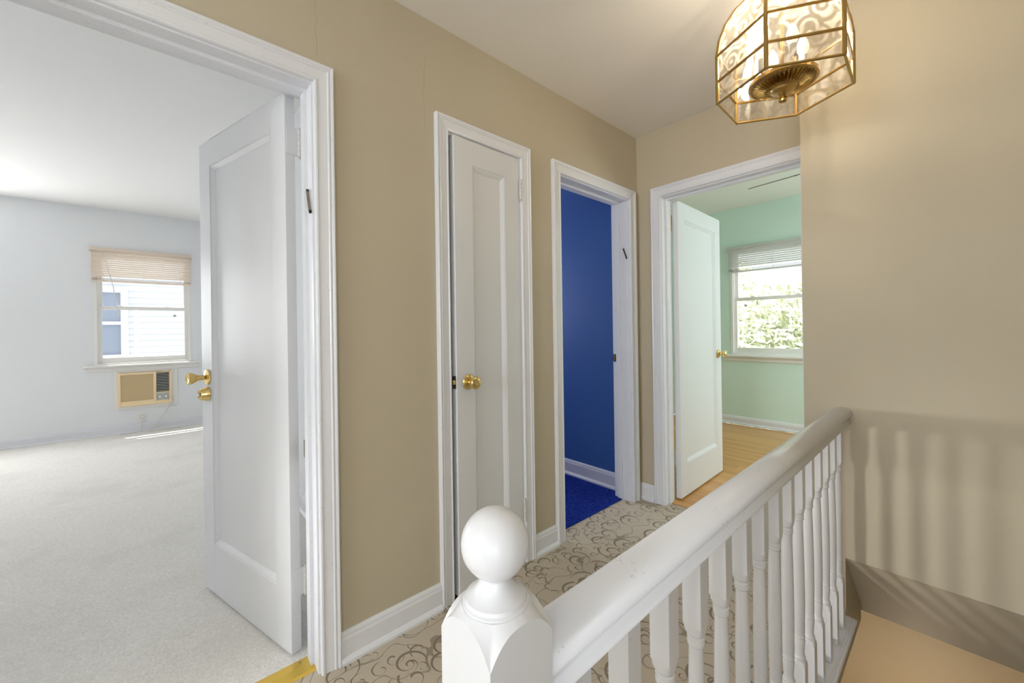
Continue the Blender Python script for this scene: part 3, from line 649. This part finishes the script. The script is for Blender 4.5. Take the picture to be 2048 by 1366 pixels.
# ------------------------------------------------------------------ wall air conditioner
ac = empty('air_conditioner', (-0.085, YF, 0.32)); tag(ac, 'cream through-wall air conditioner under the bedroom window', 'air conditioner')
A0 = Vector(ac.location); fa = lambda a, t, z: tuple(Vector((a, YF-t, z))-A0)
m = MB(fa)
for u0, u1, v0, v1 in ((-0.352, -0.318, 0.275, 0.742), (0.150, 0.205, 0.275, 0.742), (-0.318, 0.150, 0.275, 0.312), (-0.318, 0.150, 0.702, 0.742)): m.box(u0, u1, 0, 0.012, v0, v1)
m.build('wall_surround', M_vinyl, ac, 0.002)
m = MB(fa)
for u0, u1, v0, v1 in ((-0.318, -0.296, 0.315, 0.700), (-0.015, 0.008, 0.315, 0.700), (0.128, 0.150, 0.315, 0.700), (-0.296, -0.015, 0.315, 0.368), (-0.296, -0.015, 0.675, 0.700), (0.008, 0.128, 0.315, 0.352), (0.008, 0.128, 0.685, 0.700), (0.008, 0.128, 0.440, 0.452)): m.box(u0, u1, -0.05, 0.042, v0, v1)
m.build('housing', M_cream, ac, 0.003)
m = MB(fa); m.box(-0.297, -0.014, 0.0, 0.034, 0.367, 0.676); m.build('intake_grille', M_grille, ac)
m = MB(fa); m.box(0.007, 0.129, -0.05, 0.010, 0.44, 0.69); m.build('outlet_back', M_black, ac)
for k in range(12):
    m = MB(fa); z = 0.459+k*0.0190; m.rings([[(a, 0.012, z), (a, 0.036, z+0.003), (a, 0.036, z+0.0095), (a, 0.012, z+0.0065)] for a in (0.008, 0.128)]); m.build('louver', M_blindg, ac)
m = MB(fa); m.box(0.008, 0.128, 0.0, 0.030, 0.352, 0.440); cp = m.build('control_panel', M_panelgrey, ac)
for a in (0.040, 0.096):
    m = MB(fa); m.lathe([(0.021, 0), (0.021, 0.006), (0.016, 0.008), (0.0, 0.008)], (a, 0.030, 0.392), (0, 1, 0), 20); dk = m.build('dial_ring', M_tag, cp)
    m = MB(fa); m.lathe([(0.0135, 0), (0.012, 0.014), (0.0, 0.0145)], (a, 0.037, 0.392), (0, 1, 0), 20); m.build('dial', M_vinyl, dk)
pts = [(0.155, 0.02, 0.385), (0.160, 0.03, 0.34), (0.135, 0.03, 0.28), (0.08, 0.03, 0.18), (0.02, 0.035, 0.08), (-0.03, 0.05, 0.03), (-0.05, 0.07, 0.012), (0.02, 0.10, 0.010), (0.12, 0.10, 0.010), (0.16, 0.08, 0.012), (0.10, 0.055, 0.012), (0.0, 0.06, 0.012), (-0.06, 0.085, 0.010), (-0.02, 0.12, 0.010), (0.09, 0.13, 0.010), (0.19, 0.09, 0.012), (0.25, 0.07, 0.016), (0.27, 0.09, 0.02), (0.22, 0.11, 0.016), (0.16, 0.10, 0.012)]
def smooth_pts(p, n=5):
    out = []
    for i in range(len(p)-1):
        p0, p1, p2, p3 = [Vector(p[min(max(j, 0), len(p)-1)]) for j in (i-1, i, i+1, i+2)]
        for k in range(n):
            t = k/n; out.append(tuple(0.5*((2*p1)+(-p0+p2)*t+(2*p0-5*p1+4*p2-p3)*t*t+(-p0+3*p1-3*p2+p3)*t**3)))
    return out+[tuple(p[-1])]
m = MB(fa); m.tube(smooth_pts(pts), 0.005, 6); m.build('power_cord', M_cord, ac)
# outlet with a plug and cord
ol = empty('wall_outlet', (-0.12, YF, 0.16)); tag(ol, 'white wall outlet with plug and loose cord below the air conditioner', 'outlet'); O0 = Vector(ol.location)
fo = lambda a, t, z: tuple(Vector((a, YF-t, z))-O0)
m = MB(fo); m.box(-0.158, -0.085, 0, 0.006, 0.115, 0.23); m.build('plate', M_vinyl, ol, 0.002)
m = MB(fo); m.box(-0.14, -0.10, 0.006, 0.03, 0.155, 0.20); m.build('plug', M_cord, ol, 0.004)
m = MB(fo); m.tube(smooth_pts([(-0.12, 0.02, 0.157), (-0.118, 0.03, 0.10), (-0.125, 0.04, 0.03), (-0.16, 0.07, 0.012), (-0.22, 0.10, 0.010), (-0.30, 0.13, 0.012)]), 0.0045, 6); m.build('cord', M_cord, ol)

# ------------------------------------------------------------------ hanging lantern
LX, LY, LR = 1.538, 0.374, 0.193
lt = empty('ceiling_lantern', (LX, LY, ZT)); tag(lt, 'hexagonal brass and etched glass ceiling lantern, lit', 'ceiling lamp')
fl = lambda a, b, c: (a-LX, b-LY, c-ZT)
def hexv(r, z, k): a = math.radians(2+60*k); return Vector((LX+r*math.cos(a), LY+r*math.sin(a), z))
ZA, ZM, ZU = 1.900, 1.974, 2.061
dome = [(LR, ZU), (LR*0.96, ZU+0.05), (LR*0.86, ZU+0.10), (LR*0.70, ZU+0.145), (LR*0.50, ZU+0.175), (LR*0.34, ZU+0.19)]
bars = MB(fl)
for k in range(6):
    for z in (ZA, ZM, ZU): bars.tube([hexv(LR, z, k), hexv(LR, z, k+1)], 0.0046 if z != ZA else 0.0040, 8)
    bars.tube([hexv(LR, ZA, k), hexv(LR, ZU, k)], 0.0062, 8); bars.tube([hexv(r, z, k) for r, z in dome], 0.0056, 8)
    bars.tube([hexv(dome[-1][0], dome[-1][1], k), hexv(dome[-1][0], dome[-1][1], k+1)], 0.004, 8)
    for z in (ZA, ZM, ZU): bars.lathe([(0, -0.005), (0.0055, -0.002), (0.0055, 0.002), (0, 0.005)], hexv(LR, z, k), (0, 0, 1), 8)
bars.build('brass_frame', M_abrass, lt)
for k in range(6):
    for za, zb in ((ZA, ZM), (ZM, ZU)):
        m = MB(fl); p = [hexv(LR, za, k), hexv(LR, za, k+1), hexv(LR, zb, k+1), hexv(LR, zb, k)]
        c = sum(p, Vector())/4; nrm = Vector((c.x-LX, c.y-LY, 0)).normalized()
        ins = [q+(c-q).normalized()*0.018 for q in p]
        m.rings([[q-nrm*0.0012 for q in p], [q+nrm*0.0003 for q in p], [q+nrm*0.0028 for q in ins]], False); m.build('glass_panel', M_etch, lt)
    m = MB(fl); rs = []
    for r, z in dome:
        a, b2 = hexv(r, z, k), hexv(r, z, k+1); n2 = Vector(((a+b2).x/2-LX, (a+b2).y/2-LY, 0)).normalized()*0.0015+Vector((0, 0, 0.001))
        rs.append([a-n2, b2-n2, b2+n2, a+n2])
    m.rings(rs, True); m.build('bent_glass_panel', M_etch, lt)
# ribbed plate with finial at the bottom of the cluster
m = MB(fl); seg = 80
pl = [(0.0935, 1.962, 0), (0.097, 1.960, 0), (0.097, 1.949, 0), (0.0925, 1.947, 0), (0.086, 1.9465, .4), (0.072, 1.942, 1), (0.055, 1.936, 1), (0.044, 1.931, .3), (0.036, 1.929, 0), (0.033, 1.924, 0), (0.022, 1.919, 0), (0.013, 1.916, 0), (0.0095, 1.912, 0), (0.0105, 1.910, 0), (0.008, 1.908, 0), (0.0085, 1.906, 0), (0.0115, 1.902, 0), (0.0125, 1.897, 0), (0.011, 1.891, 0), (0.006, 1.887, 0), (0.0001, 1.886, 0)]
rs = []
for r, z, am in pl: rs.append([(LX+r*math.cos(2*math.pi*k/seg), LY+r*math.sin(2*math.pi*k/seg), z-0.016+0.0052*am*(1 if k % 2 else -1)) for k in range(seg)])
m.rings(rs, False); m.build('ribbed_plate', M_abrass, lt)
m = MB(fl); m.tube([(LX, LY, 1.935), (LX, LY, ZT-0.02)], 0.006, 10); m.build('stem', M_abrass, lt)
m = MB(fl); m.lathe([(0.0, 0), (0.065, 0), (0.066, 0.006), (0.045, 0.02), (0.015, 0.032), (0.0, 0.034)], (LX, LY, ZT), (0, 0, -1), 32); m.build('ceiling_canopy', M_abrass, lt)
m = MB(fl); m.lathe([(0.0, 0.0), (dome[-1][0]*0.95, 0.0), (0.05, 0.012), (0.02, 0.03), (0, 0.032)], (LX, LY, dome[-1][1]), (0, 0, 1), 24); m.build('crown_cap', M_abrass, lt)
for k in range(4):
    a = math.radians(40+90*k); px, py = LX+0.062*math.cos(a), LY+0.062*math.sin(a)
    m = MB(fl); m.tube([(LX, LY, 1.972), ((LX+px)/2, (LY+py)/2, 1.965), (px, py, 1.970), (px, py, 1.985)], 0.004, 8); arm = m.build('lamp_arm', M_abrass, lt)
    m = MB(fl); m.lathe([(0.011, 0), (0.011, 0.035), (0.0, 0.036)], (px, py, 1.983), (0, 0, 1), 16); m.build('candle_sleeve', M_vinyl, arm)
    m = MB(fl); m.lathe([(0.008, 0), (0.0165, 0.018), (0.0175, 0.028), (0.012, 0.048), (0.004, 0.066), (0, 0.069)], (px, py, 2.018), (0, 0, 1), 16); m.build('bulb', M_bulb, arm)
point('lantern_bulbs', (LX, LY, 2.10), 11.5, (1.0, 0.90, 0.76), 0.035)
point('downstairs_fill', (4.2, 0.25, -2.3), 16.0, (1.0, 0.80, 0.58), 0.12)  # second light: unseen warm fill added for the stair-foot wall, no fixture

# ------------------------------------------------------------------ outside
nh = empty('neighbour_house', (0, 10.4, -3)); tag(nh, 'white clapboard house outside the bedroom window', 'house')
H0 = Vector(nh.location)
bm_ = MB(); bm_.rings([[(a, 0.0, 0.0), (a, -0.034, 0.0), (a, -0.006, 0.118), (a, 0.0, 0.118)] for a in (-4.0, 3.5)]); bme2 = bm_.mesh('siding_board'); bme2.materials.append(M_sid)
m = MB(); m.box(-4.0, 3.5, 0.0, 0.2, 0.0, 8.0); m.build('wall', M_sid, nh)
for k in range(46): place('siding_board', bme2, nh, 0, (0, 0, 1.6+k*0.116))
m = MB()
wx0, wx1, wz0, wz1 = -1.42, -0.36, 3.68, 5.02
for u0, u1, v0, v1 in ((wx0, wx0+0.1, wz0, wz1), (wx1-0.1, wx1, wz0, wz1), (wx0+0.1, wx1-0.1, wz1-0.1, wz1), (wx0+0.1, wx1-0.1, wz0, wz0+0.1), (wx0+0.1, wx1-0.1, 4.33, 4.39)): m.box(u0, u1, -0.11, 0.0, v0, v1)
nwn = m.build('window', M_sid, nh)
m = MB(); m.box(wx0+0.1, wx1-0.1, -0.062, -0.05, wz0+0.1, wz1-0.1); m.build('window_pane', M_wglass, nwn)
def tree(loc, r, h, n, lab, sd):
    t = empty('tree', loc); tag(t, lab, 'tree', 'trees outside the green room'); rr = random.Random(sd)
    m = MB(); m.tube([(0, 0, 0), (0.1, 0.05, h*0.35), (0.0, 0.1, h*0.7)], 0.12, 8); m.build('trunk', M_bark, t)
    m = MB()
    for _ in range(n):
        while True:
            p = Vector((rr.uniform(-1, 1), rr.uniform(-1, 1), rr.uniform(-1, 1)))
            if 0.25 < p.length < 1: break
        p = Vector((p.x*r, p.y*r, h*0.72+p.z*h*0.42)); a = Vector((rr.gauss(0, 1), rr.gauss(0, 1), rr.gauss(0, 1))).normalized(); b2 = a.orthogonal().normalized(); s = rr.uniform(0.05, 0.11)
        m.add([tuple(p-a*s), tuple(p+b2*s*0.5), tuple(p+a*s), tuple(p-b2*s*0.5)], [(0, 1, 2, 3)])
    tag(m.build('crown', M_leaf, t), kind='stuff')
tree((9.6, 2.4, -3.2), 1.7, 4.6, 15000, 'pale leafy tree outside the green room window', 5)
tree((13.2, 5.6, -3.2), 1.8, 6.3, 10000, 'taller pale tree behind the first one outside the green room window', 9)
